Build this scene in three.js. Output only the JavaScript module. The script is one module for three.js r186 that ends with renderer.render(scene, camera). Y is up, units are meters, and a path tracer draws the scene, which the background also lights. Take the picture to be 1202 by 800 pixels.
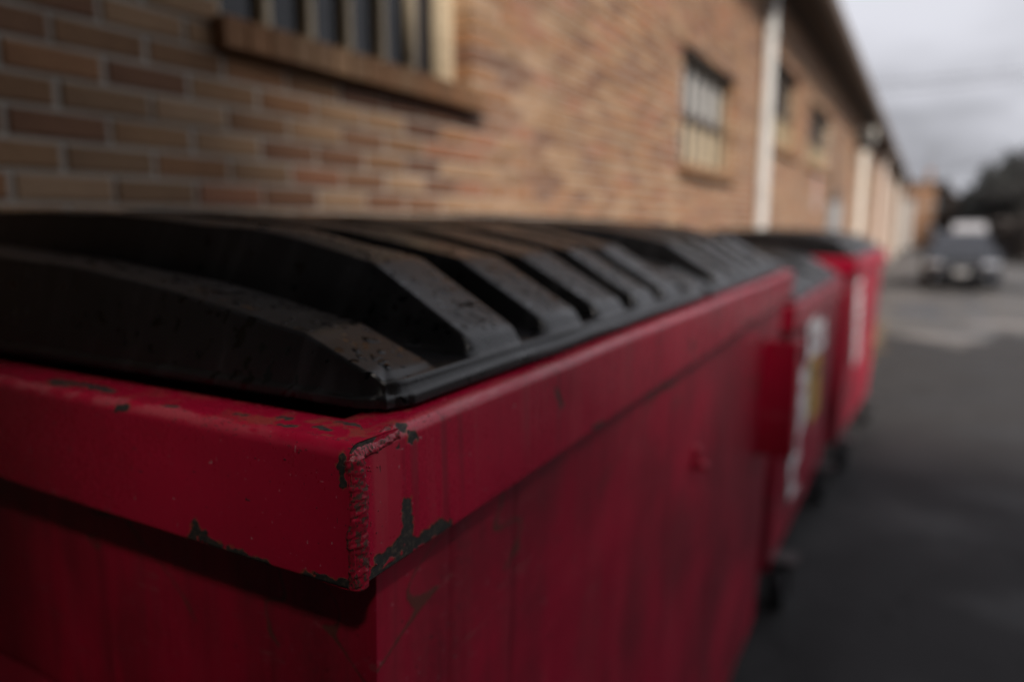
import * as THREE from 'three';
import { mergeGeometries } from 'three/addons/utils/BufferGeometryUtils.js';
import { RoundedBoxGeometry } from 'three/addons/geometries/RoundedBoxGeometry.js';

// ------------------------------------------------------------------ camera, sky, sun, exposure
const scene = new THREE.Scene();
const EYE = 1.63;
const camera = new THREE.PerspectiveCamera(51.46, 1024 / 681, 0.02, 600);
camera.position.set(0, EYE, 0);
camera.rotation.order = 'YXZ';
camera.rotation.set(THREE.MathUtils.degToRad(-9.3), THREE.MathUtils.degToRad(30.17), 0);
camera.focus = 0.487;
camera.userData.fStop = 1.8;

const renderer = new THREE.WebGLRenderer({ antialias: true });
renderer.setSize(1024, 681);
renderer.toneMapping = THREE.LinearToneMapping;
renderer.toneMappingExposure = 3.9;
renderer.shadowMap.enabled = true;

// seeded random numbers and noise
function rng(seed) {
  let a = seed >>> 0;
  return () => { a = (a + 0x6D2B79F5) | 0; let t = Math.imul(a ^ (a >>> 15), 1 | a); t = (t + Math.imul(t ^ (t >>> 7), 61 | t)) ^ t; return ((t ^ (t >>> 14)) >>> 0) / 4294967296; };
}
function hash(x, y, s) {
  let h = Math.imul(x, 374761393) + Math.imul(y, 668265263) + Math.imul(s, 1442695041);
  h = Math.imul(h ^ (h >>> 13), 1274126177);
  return ((h ^ (h >>> 16)) >>> 0) / 4294967296;
}
function vnoise(x, y, s = 0) {
  const xi = Math.floor(x), yi = Math.floor(y); let fx = x - xi, fy = y - yi;
  fx = fx * fx * (3 - 2 * fx); fy = fy * fy * (3 - 2 * fy);
  const a = hash(xi, yi, s), b = hash(xi + 1, yi, s), c = hash(xi, yi + 1, s), d = hash(xi + 1, yi + 1, s);
  return a + (b - a) * fx + (c - a) * fy + (a - b - c + d) * fx * fy;
}
function fbm(x, y, oct = 4, s = 0) {
  let v = 0, a = 0.5, n = 0;
  for (let i = 0; i < oct; i++) { v += a * vnoise(x, y, s + i * 17); n += a; a *= 0.5; x = x * 2.03 + 3.1; y = y * 2.03 + 1.7; }
  return v / n;
}
const clamp = (x, a = 0, b = 1) => Math.min(b, Math.max(a, x));
const mix = (a, b, t) => a + (b - a) * t;
const sstep = (a, b, x) => { const t = clamp((x - a) / (b - a)); return t * t * (3 - 2 * t); };
const mix3 = (a, b, t) => [mix(a[0], b[0], t), mix(a[1], b[1], t), mix(a[2], b[2], t)];

// overcast sky: an even grey cover with soft cloud banks
function makeSky() {
  const w = 1024, h = 512, d = new Float32Array(w * h * 4);
  for (let j = 0; j < h; j++) {
    const el = ((j + 0.5) / h - 0.5) * Math.PI, ce = Math.cos(el), se = Math.sin(el);
    for (let i = 0; i < w; i++) {
      const az = ((i + 0.5) / w - 0.5) * 2 * Math.PI, x = Math.cos(az) * ce, z = Math.sin(az) * ce;
      const q = 1 / (Math.max(se, 0) + 0.22);
      const n = fbm(x * q * 1.5 + 40, z * q * 1.5 + 11, 5, 5), m = fbm(x * q * 0.7 + 5, z * q * 0.7 + 3, 3, 9);
      let L = 0.225 * (0.82 + 0.30 * Math.max(se, 0)) * (1 - 0.55 * sstep(0.38, 0.72, 0.6 * n + 0.4 * m));
      if (se < 0) L = 0.12;
      const k = (j * w + i) * 4; d[k] = L * 0.965; d[k + 1] = L * 0.975; d[k + 2] = L * 1.06; d[k + 3] = 1;
    }
  }
  const t = new THREE.DataTexture(d, w, h, THREE.RGBAFormat, THREE.FloatType);
  t.mapping = THREE.EquirectangularReflectionMapping; t.magFilter = t.minFilter = THREE.LinearFilter; t.needsUpdate = true;
  return t;
}
const sky = makeSky();
scene.background = sky; scene.environment = sky;

const sun = new THREE.DirectionalLight(0xfff3e8, 1.5);
sun.position.set(9, 11, 8);
sun.castShadow = true; sun.shadow.radius = 21; sun.shadow.mapSize.set(2048, 2048);
Object.assign(sun.shadow.camera, { left: -30, right: 30, top: 30, bottom: -30, near: 1, far: 120 });
scene.add(sun, sun.target);

// ------------------------------------------------------------------ helpers
const counts = {};
function numbered(n) { const k = counts[n] = (counts[n] ?? -1) + 1; return k ? n + '_' + String(k).padStart(3, '0') : n; }
function obj(name, geo, mat, parent) {
  const m = new THREE.Mesh(Array.isArray(geo) ? mergeGeometries(geo.map(g => g.index ? g.toNonIndexed() : g)) : geo, mat);
  m.name = name; m.castShadow = m.receiveShadow = true; if (parent) parent.add(m); return m;
}
function thing(name, label, category, pos = [0, 0, 0], turn = 0, group) {
  const o = new THREE.Group(); o.name = numbered(name); o.position.set(...pos); o.rotation.y = turn;
  o.userData = { label, category }; if (group) o.userData.group = group; scene.add(o); return o;
}
function tagged(o, label, category, group, kind) {
  o.name = numbered(o.name); o.userData.label = label; if (category) o.userData.category = category;
  if (group) o.userData.group = group; if (kind) o.userData.kind = kind; scene.add(o); return o;
}
function structure(name, geo, mat, label) { const m = obj(name, geo, mat); m.userData.kind = 'structure'; m.userData.label = label; scene.add(m); return m; }
function box(w, h, d, x = 0, y = 0, z = 0, r = 0) {
  const g = r ? new RoundedBoxGeometry(w, h, d, 2, r) : new THREE.BoxGeometry(w, h, d); g.translate(x, y, z); return g;
}
function cyl(r0, r1, h, x, y, z, axis = 'y', seg = 20) {
  const g = new THREE.CylinderGeometry(r0, r1, h, seg); if (axis === 'x') g.rotateZ(Math.PI / 2); if (axis === 'z') g.rotateX(Math.PI / 2); g.translate(x, y, z); return g;
}
function grid(nu, nv, f) {          // f(i, j) -> [x, y, z, u, v]
  const p = [], t = [], idx = [];
  for (let j = 0; j < nv; j++) for (let i = 0; i < nu; i++) { const q = f(i, j); p.push(q[0], q[1], q[2]); t.push(q[3] ?? i / (nu - 1), q[4] ?? j / (nv - 1)); }
  for (let j = 0; j < nv - 1; j++) for (let i = 0; i < nu - 1; i++) { const a = j * nu + i, b = a + 1, c = a + nu, d = c + 1; idx.push(a, b, d, a, d, c); }
  const g = new THREE.BufferGeometry();
  g.setAttribute('position', new THREE.Float32BufferAttribute(p, 3)); g.setAttribute('uv', new THREE.Float32BufferAttribute(t, 2));
  g.setIndex(idx); g.computeVertexNormals(); return g;
}
const enc = v => { v = clamp(v); return 255 * (v <= 0.0031308 ? v * 12.92 : 1.055 * Math.pow(v, 1 / 2.4) - 0.055); };
// f(x, y) in 0..1 -> { c: linear colour, r: roughness, b: bump height 0..1, m: metalness }
function textures(w, h, f, wrap = false) {
  const C = new Uint8Array(w * h * 4), R = new Uint8Array(w * h * 4), B = new Uint8Array(w * h * 4);
  for (let j = 0; j < h; j++) for (let i = 0; i < w; i++) {
    const o = f((i + 0.5) / w, (j + 0.5) / h), k = (j * w + i) * 4;
    C[k] = enc(o.c[0]); C[k + 1] = enc(o.c[1]); C[k + 2] = enc(o.c[2]); C[k + 3] = 255;
    R[k] = 255; R[k + 1] = 255 * clamp(o.r ?? 0.7); R[k + 2] = 0; R[k + 3] = 255;
    B[k] = B[k + 1] = B[k + 2] = 255 * clamp(o.b ?? 0.5); B[k + 3] = 255;
  }
  const mk = (a, srgb) => { const t = new THREE.DataTexture(a, w, h); t.magFilter = THREE.LinearFilter; t.minFilter = THREE.LinearMipmapLinearFilter; t.generateMipmaps = true; if (wrap) t.wrapS = t.wrapT = THREE.RepeatWrapping; if (srgb) t.colorSpace = THREE.SRGBColorSpace; t.needsUpdate = true; return t; };
  return { map: mk(C, true), roughnessMap: mk(R), bumpMap: mk(B) };
}
const mat = (o) => new THREE.MeshStandardMaterial(o);
const rgb = (r, g, b) => new THREE.Color().setRGB(r, g, b);
const plain = (r, g, b, rough = 0.7, metal = 0) => mat({ color: rgb(r, g, b), roughness: rough, metalness: metal });
function tileable(w, f) {           // blends f over the seam so that it repeats
  return (u, v) => { const m = 0.12; const a = f(u, v); const bu = u > 1 - m ? (u - 1 + m) / m : 0, bv = v > 1 - m ? (v - 1 + m) / m : 0; if (!bu && !bv) return a;
    const L = (p, q, t) => ({ c: mix3(p.c, q.c, t), r: mix(p.r, q.r, t), b: mix(p.b, q.b, t) });
    const x = bu ? L(a, f(u - 1, v), bu) : a; if (!bv) return x; const y = bu ? L(f(u, v - 1), f(u - 1, v - 1), bu) : f(u, v - 1); return L(x, y, bv); };
}

// ------------------------------------------------------------------ ground
const asphaltT = textures(1024, 1024, tileable(1, (u, v) => {
  const n = fbm(u * 150, v * 150, 3, 3), c = fbm(u * 6, v * 6, 4, 8), st = hash(Math.floor(u * 420), Math.floor(v * 420), 4);
  const damp = 0.6 * sstep(0.40, 0.70, fbm(u * 5 + 9, v * 5, 5, 21));
  let a = 0.019 * (0.60 + 0.5 * c) * (0.75 + 0.5 * n); if (st > 0.93) a *= 1.7; a *= 1 - 0.3 * damp; const ck = Math.abs(fbm(u * 5 + 3, v * 5 + 1, 4, 71) - 0.5); if (ck < 0.006) a *= 0.35; if (fbm(u * 11, v * 11, 4, 77) > 0.66) a *= 0.6;
  return { c: [a, a * 0.97, a * 1.02], r: mix(0.92, 0.62, damp), b: 0.35 + 0.5 * n };
}), true);
for (const k in asphaltT) asphaltT[k].repeat.set(1 / 3.1, 1 / 3.1);
const asphalt = mat({ ...asphaltT, bumpScale: 0.006, roughness: 1 });
{
  const g = new THREE.PlaneGeometry(400, 400, 1, 1); g.rotateX(-Math.PI / 2); g.translate(0, 0, -90);
  const p = g.attributes.position, uv = g.attributes.uv; for (let i = 0; i < p.count; i++) uv.setXY(i, p.getX(i), -p.getZ(i));
  structure('asphalt_ground', g, asphalt, 'dark damp asphalt ground of the back alley');
}
const concreteT = textures(512, 512, tileable(1, (u, v) => {
  const n = fbm(u * 70, v * 70, 3, 31), c = fbm(u * 5, v * 5, 4, 33), w = sstep(0.5, 0.62, fbm(u * 7, v * 7, 4, 37));
  const a = 0.075 * (0.5 + 1.0 * c) * (0.85 + 0.3 * n) * (1 - 0.45 * w);
  return { c: [a, a * 0.95, a * 0.9], r: mix(0.8, 0.45, w), b: 0.5 * n + 0.2 };
}), true);
for (const k in concreteT) concreteT[k].repeat.set(1 / 2.4, 1 / 2.4);
const concrete = mat({ ...concreteT, bumpScale: 0.004 });
function patch(name, label, x, z, rx, rz, mt, y, seed, sides = 26) {      // an irregular flat patch of paving
  const s = new THREE.Shape(), r = rng(seed);
  for (let i = 0; i < sides; i++) { const a = i / sides * 2 * Math.PI, k = 0.72 + 0.5 * r(); const c = Math.cos(a), d = Math.sin(a); const q = Math.pow(Math.pow(Math.abs(c), 4) + Math.pow(Math.abs(d), 4), -0.25); s[i ? 'lineTo' : 'moveTo'](x + c * q * rx * k, -(z + d * q * rz * k)); }
  const g = new THREE.ShapeGeometry(s); g.rotateX(-Math.PI / 2); g.translate(0, y, 0); return structure(name, g, mt, label);
}
patch('concrete_pavement', 'pale worn concrete stretch of the alley before the parked car', 0.9, -16.6, 2.7, 4.6, concrete, 0.004, 4);
patch('concrete_repair', 'pale concrete repair patch across the alley', 0.35, -12.0, 0.55, 0.28, plain(0.15, 0.14, 0.135, 0.8), 0.008, 5);
patch('concrete_repair_001', 'small pale concrete repair patch farther along the alley', 1.15, -14.0, 0.5, 0.35, plain(0.15, 0.14, 0.135, 0.8), 0.008, 6);
patch('wet_tar_patch', 'black wet tar patch beside the brick wall', -0.05, -15.6, 0.42, 0.9, plain(0.012, 0.012, 0.014, 0.4), 0.008, 7);
patch('concrete_road', 'pale concrete road surface under the parked vehicles', 1.5, -36, 4, 13, concrete, 0.004, 9);

// ------------------------------------------------------------------ brick building
const WX = -1.6, ROW = 0.065, COL = 0.2105, PHASE = 2.065 % ROW, EAVE = 4.1, WEND = -56, WSTART = 0.8;
const brickT = textures(512, 512, tileable(1, (u, v) => {
  const n = fbm(u * 60, v * 60, 4, 51), c = fbm(u * 7, v * 7, 3, 52), sp = hash(Math.floor(u * 256), Math.floor(v * 256), 3);
  let a = 0.62 + 0.28 * c + 0.18 * n; if (sp > 0.975) a *= 0.6;
  return { c: [a, a * (0.96 + 0.06 * c), a * (0.93 + 0.09 * c)], r: 0.85, b: 0.6 * n + 0.3 * c };
}), true);
for (const k in brickT) brickT[k].repeat.set(1.9, 1.9);
const mortarT = textures(512, 512, tileable(1, (u, v) => {
  const n = fbm(u * 90, v * 90, 3, 61), c = fbm(u * 8, v * 8, 4, 62), a = 0.44 * (0.72 + 0.4 * c + 0.2 * n);
  return { c: [a, a * 0.90, a * 0.77], r: 0.95, b: n };
}), true);
const mortar = mat({ ...mortarT, bumpScale: 0.003 });
function brickGeometry(seed) {       // front at x = 0, 0.2 long (z), 0.055 high, 0.11 deep; worn chamfer
  const r = rng(seed), L = 0.1, H = 0.0268, c = 0.004, D = -0.11, du = r() * 0.5, dv = r() * 0.5;
  const j = () => (r() - 0.5) * 0.003;
  const F = [[-c * 0.3, -H + c + j(), L - c + j()], [0, -H + c + j(), -L + c + j()], [0, H - c + j(), -L + c + j()], [-c * 0.3, H - c + j(), L - c + j()]];
  const M = [[-c, -H, L], [-c, -H, -L], [-c, H, -L], [-c, H, L]], K = M.map(q => [D, q[1], q[2]]);
  const P = [], U = []; const tri = (...q) => q.forEach(a => { P.push(...a); U.push(a[2] + a[0] + du, a[1] + a[0] + dv); });
  const quad = (a, b, c2, d) => tri(a, b, c2, a, c2, d);
  quad(F[0], F[1], F[2], F[3]); for (let i = 0; i < 4; i++) { const k = (i + 1) % 4; quad(M[i], M[k], F[k], F[i]); quad(K[i], K[k], M[k], M[i]); }
  const g = new THREE.BufferGeometry(); g.setAttribute('position', new THREE.Float32BufferAttribute(P, 3)); g.setAttribute('uv', new THREE.Float32BufferAttribute(U, 2)); g.computeVertexNormals(); return g;
}
const brickGeos = [1, 2, 3, 4, 5].map(brickGeometry);
const brickTones = [[0.36, 0.215, 0.125], [0.33, 0.17, 0.09], [0.27, 0.15, 0.085], [0.22, 0.105, 0.065], [0.17, 0.08, 0.055], [0.12, 0.058, 0.045], [0.42, 0.27, 0.17], [0.38, 0.19, 0.10], [0.30, 0.19, 0.12], [0.36, 0.16, 0.10], [0.46, 0.31, 0.21], [0.25, 0.13, 0.08]];
brickTones.forEach(c => { c[0] = mix(c[0], 0.28, 0.25) * 1.0; c[1] = mix(c[1], 0.15, 0.25) * 0.98; c[2] = mix(c[2], 0.08, 0.25) * 0.88; });
const brickMats = brickTones.map(c => mat({ ...brickT, color: rgb(...c), bumpScale: 0.002 }));
const snap = y => Math.round((y - PHASE) / ROW) * ROW + PHASE;
// window openings: z range, y range (sill bottom to head)
const openings = [
  { z0: -1.27, z1: -2.445, sill: snap(2.065), top: snap(3.06), kind: 0 }, { z0: -5.17, z1: -6.8, sill: snap(1.985), top: snap(2.9), kind: 1 },
  { z0: -8.32, z1: -10.3, sill: snap(2.455), top: snap(3.5), kind: 2 }, { z0: -11.25, z1: -14.0, sill: snap(2.455), top: snap(3.46), kind: 2 },
  { z0: -23.2, z1: -25.2, sill: snap(2.455), top: snap(3.46), kind: 2 }, { z0: -34, z1: -36.2, sill: snap(2.455), top: snap(3.46), kind: 2 },
];
const building = thing('brick_building', 'long tan and brown brick building with barred windows behind the dumpsters', 'building');
{
  const s = new THREE.Shape(); s.moveTo(-WSTART, 0); s.lineTo(-WEND, 0); s.lineTo(-WEND, EAVE); s.lineTo(-WSTART, EAVE); s.closePath();
  for (const o of openings) { const h = new THREE.Path(), e = 0.006; h.moveTo(-o.z0 - e, o.sill - e); h.lineTo(-o.z0 - e, o.top + e); h.lineTo(-o.z1 + e, o.top + e); h.lineTo(-o.z1 + e, o.sill - e); h.closePath(); s.holes.push(h); }
  const g = new THREE.ExtrudeGeometry(s, { depth: 0.24, bevelEnabled: false }); g.rotateY(Math.PI / 2); g.translate(WX - 0.247, 0, 0);
  obj('mortar_wall', g, mortar, building);
  obj('rear_wall', [box(0.2, EAVE, WSTART - WEND, -9.6, EAVE / 2, (WSTART + WEND) / 2), box(7.65, EAVE, 0.2, -5.68, EAVE / 2, WEND + 0.11), box(7.65, EAVE, 0.2, -5.68, EAVE / 2, WSTART - 0.11)], mortar, building);
  obj('interior_floor', box(7.6, 0.1, WSTART - WEND - 0.5, -5.68, 0.05, (WSTART + WEND) / 2), plain(0.1, 0.09, 0.08, 0.9), building);
}
const bricks = [];
{
  const r = rng(77); let k = 0;
  for (let y = PHASE; y + ROW < EAVE + 0.01; y += ROW, k++) {
    const row = Math.round((y - (2.065 - 6 * ROW)) / ROW), yc = y + ROW / 2;      // row 0: the course with joints at z = -0.753, -0.963 ...
    let z = -0.753 + (((row % 2) + 2) % 2) * COL / 2; while (z < WSTART) z += COL;
    for (; z > WEND; z -= COL) {
      let a = z - 0.006 + (r() - 0.5) * 0.004, b = z - COL + 0.0065 + (r() - 0.5) * 0.004, cut = false;
      if (a > WSTART) continue; if (b < WEND) break;
      const tone = r(), jx = (r() - 0.5) * 0.003, jr = (r() - 0.5) * 0.012;
      const segs = [];
      let list = [[a, b]];
      for (const o of openings) if (yc > o.sill && yc < o.top) { const nl = []; for (const [p, q] of list) { if (q >= o.z0 || p <= o.z1) { nl.push([p, q]); continue; } if (p > o.z0) nl.push([p, o.z0]); if (q < o.z1) nl.push([o.z1, q]); } list = nl; }
      for (const [p, q] of list) if (p - q > 0.018) bricks.push({ y: yc, z: (p + q) / 2, s: (p - q) / 0.2, x: WX + jx, t: tone, j: jr });
    }
  }
}
function toneOf(t, z, y) { const c = fbm(z * 0.9, y * 1.6, 3, 91); const q = clamp(0.07 + t * 0.9 + (c - 0.5) * 0.3); return Math.min(11, Math.floor(q * 12)); }
const toneOrder = [5, 4, 3, 11, 2, 1, 9, 8, 7, 0, 6, 10];
camera.updateMatrixWorld(true); camera.updateProjectionMatrix();
{
  const v = new THREE.Vector3();
  for (const b of bricks) { v.set(b.x, b.y, b.z).project(camera); const d = Math.hypot(b.x, b.y - EYE, b.z); b.show = (Math.abs(v.x) < 1.05 && Math.abs(v.y) < 1.05 && v.z < 1 && b.z < -0.3 && b.y > 1.5) ? b.s * Math.abs(b.x) / d ** 3 : 0; }
  const order = bricks.slice().sort((a, b) => b.show - a.show), near = order.slice(0, 300).filter(b => b.show > 0), far = order.filter(b => !near.includes(b) || b.show === 0);
  const nearSet = new Set(near);
  near.forEach((b, i) => { const m = obj('brick', brickGeos[i % 5], brickMats[toneOrder[toneOf(b.t, b.z, b.y)]], building); m.position.set(b.x, b.y, b.z); m.scale.z = b.s; m.rotation.x = b.j * 0.6; m.rotation.y = b.j; });
  const rest = bricks.filter(b => !nearSet.has(b)), M = new THREE.Matrix4(), Q = new THREE.Quaternion(), E = new THREE.Euler(), col = new THREE.Color();
  const im = new THREE.InstancedMesh(brickGeos[0], mat({ ...brickT, bumpScale: 0.002 }), rest.length);
  rest.forEach((b, i) => { Q.setFromEuler(E.set(b.j * 0.6, b.j, 0)); M.compose(new THREE.Vector3(b.x, b.y, b.z), Q, new THREE.Vector3(1, 1, b.s)); im.setMatrixAt(i, M); col.setRGB(...brickTones[toneOrder[toneOf(b.t, b.z, b.y)]]); im.setColorAt(i, col); });
  im.name = 'remaining_bricks'; im.userData.kind = 'stuff'; im.castShadow = im.receiveShadow = true; building.add(im);
}
// windows with painted bars, panes and a sill of bricks on edge
const creamT = textures(128, 512, (u, v) => { const n = fbm(u * 8, v * 60, 4, 71), g = sstep(0.6, 0.75, fbm(u * 20, v * 25, 4, 72)); return { c: mix3([0.62, 0.52, 0.36], [0.25, 0.19, 0.12], g * 0.7).map(c => c * (0.85 + 0.3 * n)), r: 0.65, b: n }; }, true);
const cream = mat({ ...creamT, bumpScale: 0.001 });
const greyBar = plain(0.5, 0.5, 0.48, 0.5), brownFrame = plain(0.34, 0.28, 0.19, 0.6), darkRail = plain(0.06, 0.045, 0.035, 0.6);
const pane = new THREE.MeshPhysicalMaterial({ color: rgb(0.012, 0.013, 0.016), roughness: 0.12, ior: 1.5 });
const blind = plain(0.3, 0.23, 0.12, 0.8), steel = plain(0.05, 0.04, 0.035, 0.6);
openings.forEach((o, n) => {
  const w = new THREE.Group(); w.name = 'window'; building.add(w); const zc = (o.z0 + o.z1) / 2, len = o.z0 - o.z1, sillTop = o.sill + 0.085, yc = (sillTop + o.top) / 2, hh = o.top - sillTop;
  w.userData.label = ['large window with cream bars and dark panes above the nearest dumpster', 'tall window with grey upper bars and cream lower bars', 'window with dark upper panes and yellowed lower panes'][o.kind];
  const bx = WX - (o.kind ? 0.11 : 0.12), r = rng(200 + n);
  const ns = Math.round(len / 0.074), sw = (len + 0.05) / ns;                      // sill bricks on edge, proud of the wall
  for (let i = 0; i < ns; i++) { const m = obj('sill_brick', box(0.215, 0.078, sw - 0.008, WX - 0.06, o.sill + 0.046 + (r() - 0.5) * 0.003, o.z0 + 0.025 - sw * (i + 0.5), 0.004), brickMats[[0, 8, 2, 1, 6, 2][Math.floor(r() * 6)]], w); m.rotation.z = 0; }
  obj('sill_mortar', box(0.2, 0.07, len + 0.03, WX - 0.065, o.sill + 0.046, zc), mortar, w);
  obj('lintel', box(0.13, 0.012, len + 0.01, WX - 0.075, o.top - 0.0065, zc), steel, w);
  const fr = o.kind === 0 ? cream : brownFrame, fw = o.kind === 0 ? 0.075 : 0.035;
  obj('frame', [box(0.06, hh - 0.016, fw, bx, yc - 0.006, o.z0 - fw / 2 - 0.002), box(0.06, hh - 0.016, fw, bx, yc - 0.006, o.z1 + fw / 2 + 0.002), box(0.058, 0.04, len - 2 * fw - 0.006, bx, o.top - 0.036, zc), box(0.058, 0.03, len - 2 * fw - 0.006, bx, sillTop + 0.017, zc)], fr, w);
  const nb = o.kind === 0 ? 5 : 5, mid = sillTop + hh * (o.kind === 0 ? 0.56 : 0.46), inner = len - 2 * fw, pw = inner / (nb + 1);
  for (let i = 1; i <= nb; i++) {
    const z = o.z0 - fw - pw * i;
    if (o.kind === 0) obj('bar', box(0.045, hh - 0.09, 0.031, bx + 0.004, yc - 0.002, z, 0.006), cream, w);
    else { obj('bar', box(0.045, sillTop + hh - mid - 0.08, 0.022, bx, (mid + o.top) / 2 - 0.01, z, 0.006), o.kind === 1 ? greyBar : darkRail, w); obj('bar', box(0.045, mid - sillTop - 0.05, 0.026, bx, (mid + sillTop) / 2 + 0.004, z, 0.006), o.kind === 1 ? cream : brownFrame, w); }
  }
  if (o.kind) obj('middle_rail', box(0.05, 0.05, inner - 0.01, bx + 0.006, mid, zc), darkRail, w);
  for (let i = 0; i <= nb; i++) {
    const z = o.z0 - fw - pw * (i + 0.5);
    if (!o.kind) obj('pane', box(0.006, hh - 0.09, pw - 0.03, bx - 0.01, yc - 0.002, z), pane, w);
    else { obj('pane', box(0.006, o.top - mid - 0.08, pw - 0.024, bx - 0.01, (mid + o.top) / 2 - 0.01, z), pane, w); obj(o.kind === 2 && i % 2 ? 'boarded_pane' : 'pane', box(0.006, mid - sillTop - 0.06, pw - 0.028, bx - 0.01, (mid + sillTop) / 2 + 0.004, z), o.kind === 2 && i % 2 ? blind : pane, w); }
  }
});
// eaves: soffit boards, fascia and gutter, roof
const soffitM = plain(0.055, 0.042, 0.035, 0.85), fasciaM = plain(0.10, 0.075, 0.055, 0.7), gutterM = plain(0.17, 0.13, 0.10, 0.5), roofM = plain(0.08, 0.075, 0.075, 0.9);
{
  const r = rng(9), n = 22, L = WSTART - WEND, l = L / n;
  for (let i = 0; i < n; i++) obj('soffit_panel', box(0.36, 0.02, l - 0.008, WX + 0.17, EAVE + 0.012 + (r() - 0.5) * 0.004, WSTART - l * (i + 0.5)), soffitM, building);
  obj('fascia', box(0.03, 0.17, L, WX + 0.352, EAVE + 0.07, (WSTART + WEND) / 2), fasciaM, building);
  const s = new THREE.Shape(); s.moveTo(0, 0); s.lineTo(0.09, 0); s.lineTo(0.115, 0.1); s.lineTo(0.105, 0.1); s.lineTo(0.082, 0.01); s.lineTo(0.008, 0.01); s.lineTo(0.008, 0.1); s.lineTo(0, 0.1);
  const g = new THREE.ExtrudeGeometry(s, { depth: L, bevelEnabled: false }); g.translate(WX + 0.37, EAVE + 0.04, WEND); obj('gutter', g, gutterM, building);
  const q = new THREE.Shape(); q.moveTo(WX + 0.37, EAVE + 0.16); q.lineTo(-5.6, EAVE + 0.9); q.lineTo(-9.8, EAVE + 0.15); q.lineTo(-9.8, EAVE + 0.03); q.lineTo(WX - 0.03, EAVE + 0.03);  q.lineTo(WX + 0.33, EAVE + 0.13);
  const rg = new THREE.ExtrudeGeometry(q, { depth: L, bevelEnabled: false }); rg.translate(0, 0.002, WEND); obj('roof', rg, roofM, building);
  for (const z of [-12.4, -27, -40]) { const v = obj('roof_vent', [cyl(0.06, 0.06, 0.3, WX + 0.22, EAVE + 0.3, z), cyl(0.1, 0.1, 0.05, WX + 0.22, EAVE + 0.46, z)], plain(0.4, 0.4, 0.41, 0.4, 0.6), building); v.name = 'roof_vent'; }
}
// downspouts on the wall
const spoutT = textures(64, 1024, (u, v) => { const n = fbm(u * 6, v * 90, 4, 81), d = sstep(0.55, 0.8, fbm(u * 5, v * 9, 4, 83)); return { c: mix3([0.66, 0.65, 0.62], [0.32, 0.28, 0.24], d * 0.7).map(c => c * (0.85 + 0.3 * n)), r: 0.5, b: n }; }, true);
function downspout(z, w, d, top, label, c = [1, 1, 1], head = 0) {
  const s = new THREE.Group(); s.name = 'downspout'; s.userData.label = label; building.add(s); const m = mat({ ...spoutT, color: rgb(...c), bumpScale: 0.0005 });
  const x = WX + 0.025 + d / 2;
  let y = 0.12; const step = (top - 0.12) / 3; for (let i = 0; i < 3; i++, y += step) obj('pipe_section', box(d - i * 0.003, step - 0.002, w - i * 0.003, x, y + step / 2, z, 0.012), m, s);
  for (const f of [0.16, 0.5, 0.9]) obj('strap', box(d + 0.016, 0.03, w + 0.016, x, 0.12 + (top - 0.12) * f, z, 0.003), m, s);
  obj('outlet_elbow', box(0.16, w * 0.8, w * 0.96, x + 0.06, 0.1, z, 0.015), m, s);
  if (head) obj('leader_head', [box(d + 0.15, head, w + 0.14, x + 0.05, top + head / 2 - 0.02, z, 0.01)], m, s);
  else { const g = box(d * 0.95, 0.36, w * 0.95, 0, 0, 0, 0.012); g.rotateZ(-1.05); g.translate(x + 0.13, top + 0.08, z); obj('gutter_elbow', g, m, s); }
}
downspout(-7.9, 0.125, 0.085, 3.93, 'pale grey downspout between the barred windows', [1.05, 1.1, 1.13]);
downspout(-19.9, 0.30, 0.16, 3.7, 'wide pale downspout with a leader head below the eaves', [1.15, 1.15, 1.1], 0.3);
downspout(-28.4, 0.36, 0.16, 3.93, 'wide pinkish downspout farther along the wall', [1.15, 1.05, 1.0]);
for (const z of [-38.5, -47]) downspout(z, 0.3, 0.16, 3.93, 'wide pale downspout near the end of the wall', [0.9, 0.88, 0.85]);
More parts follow.
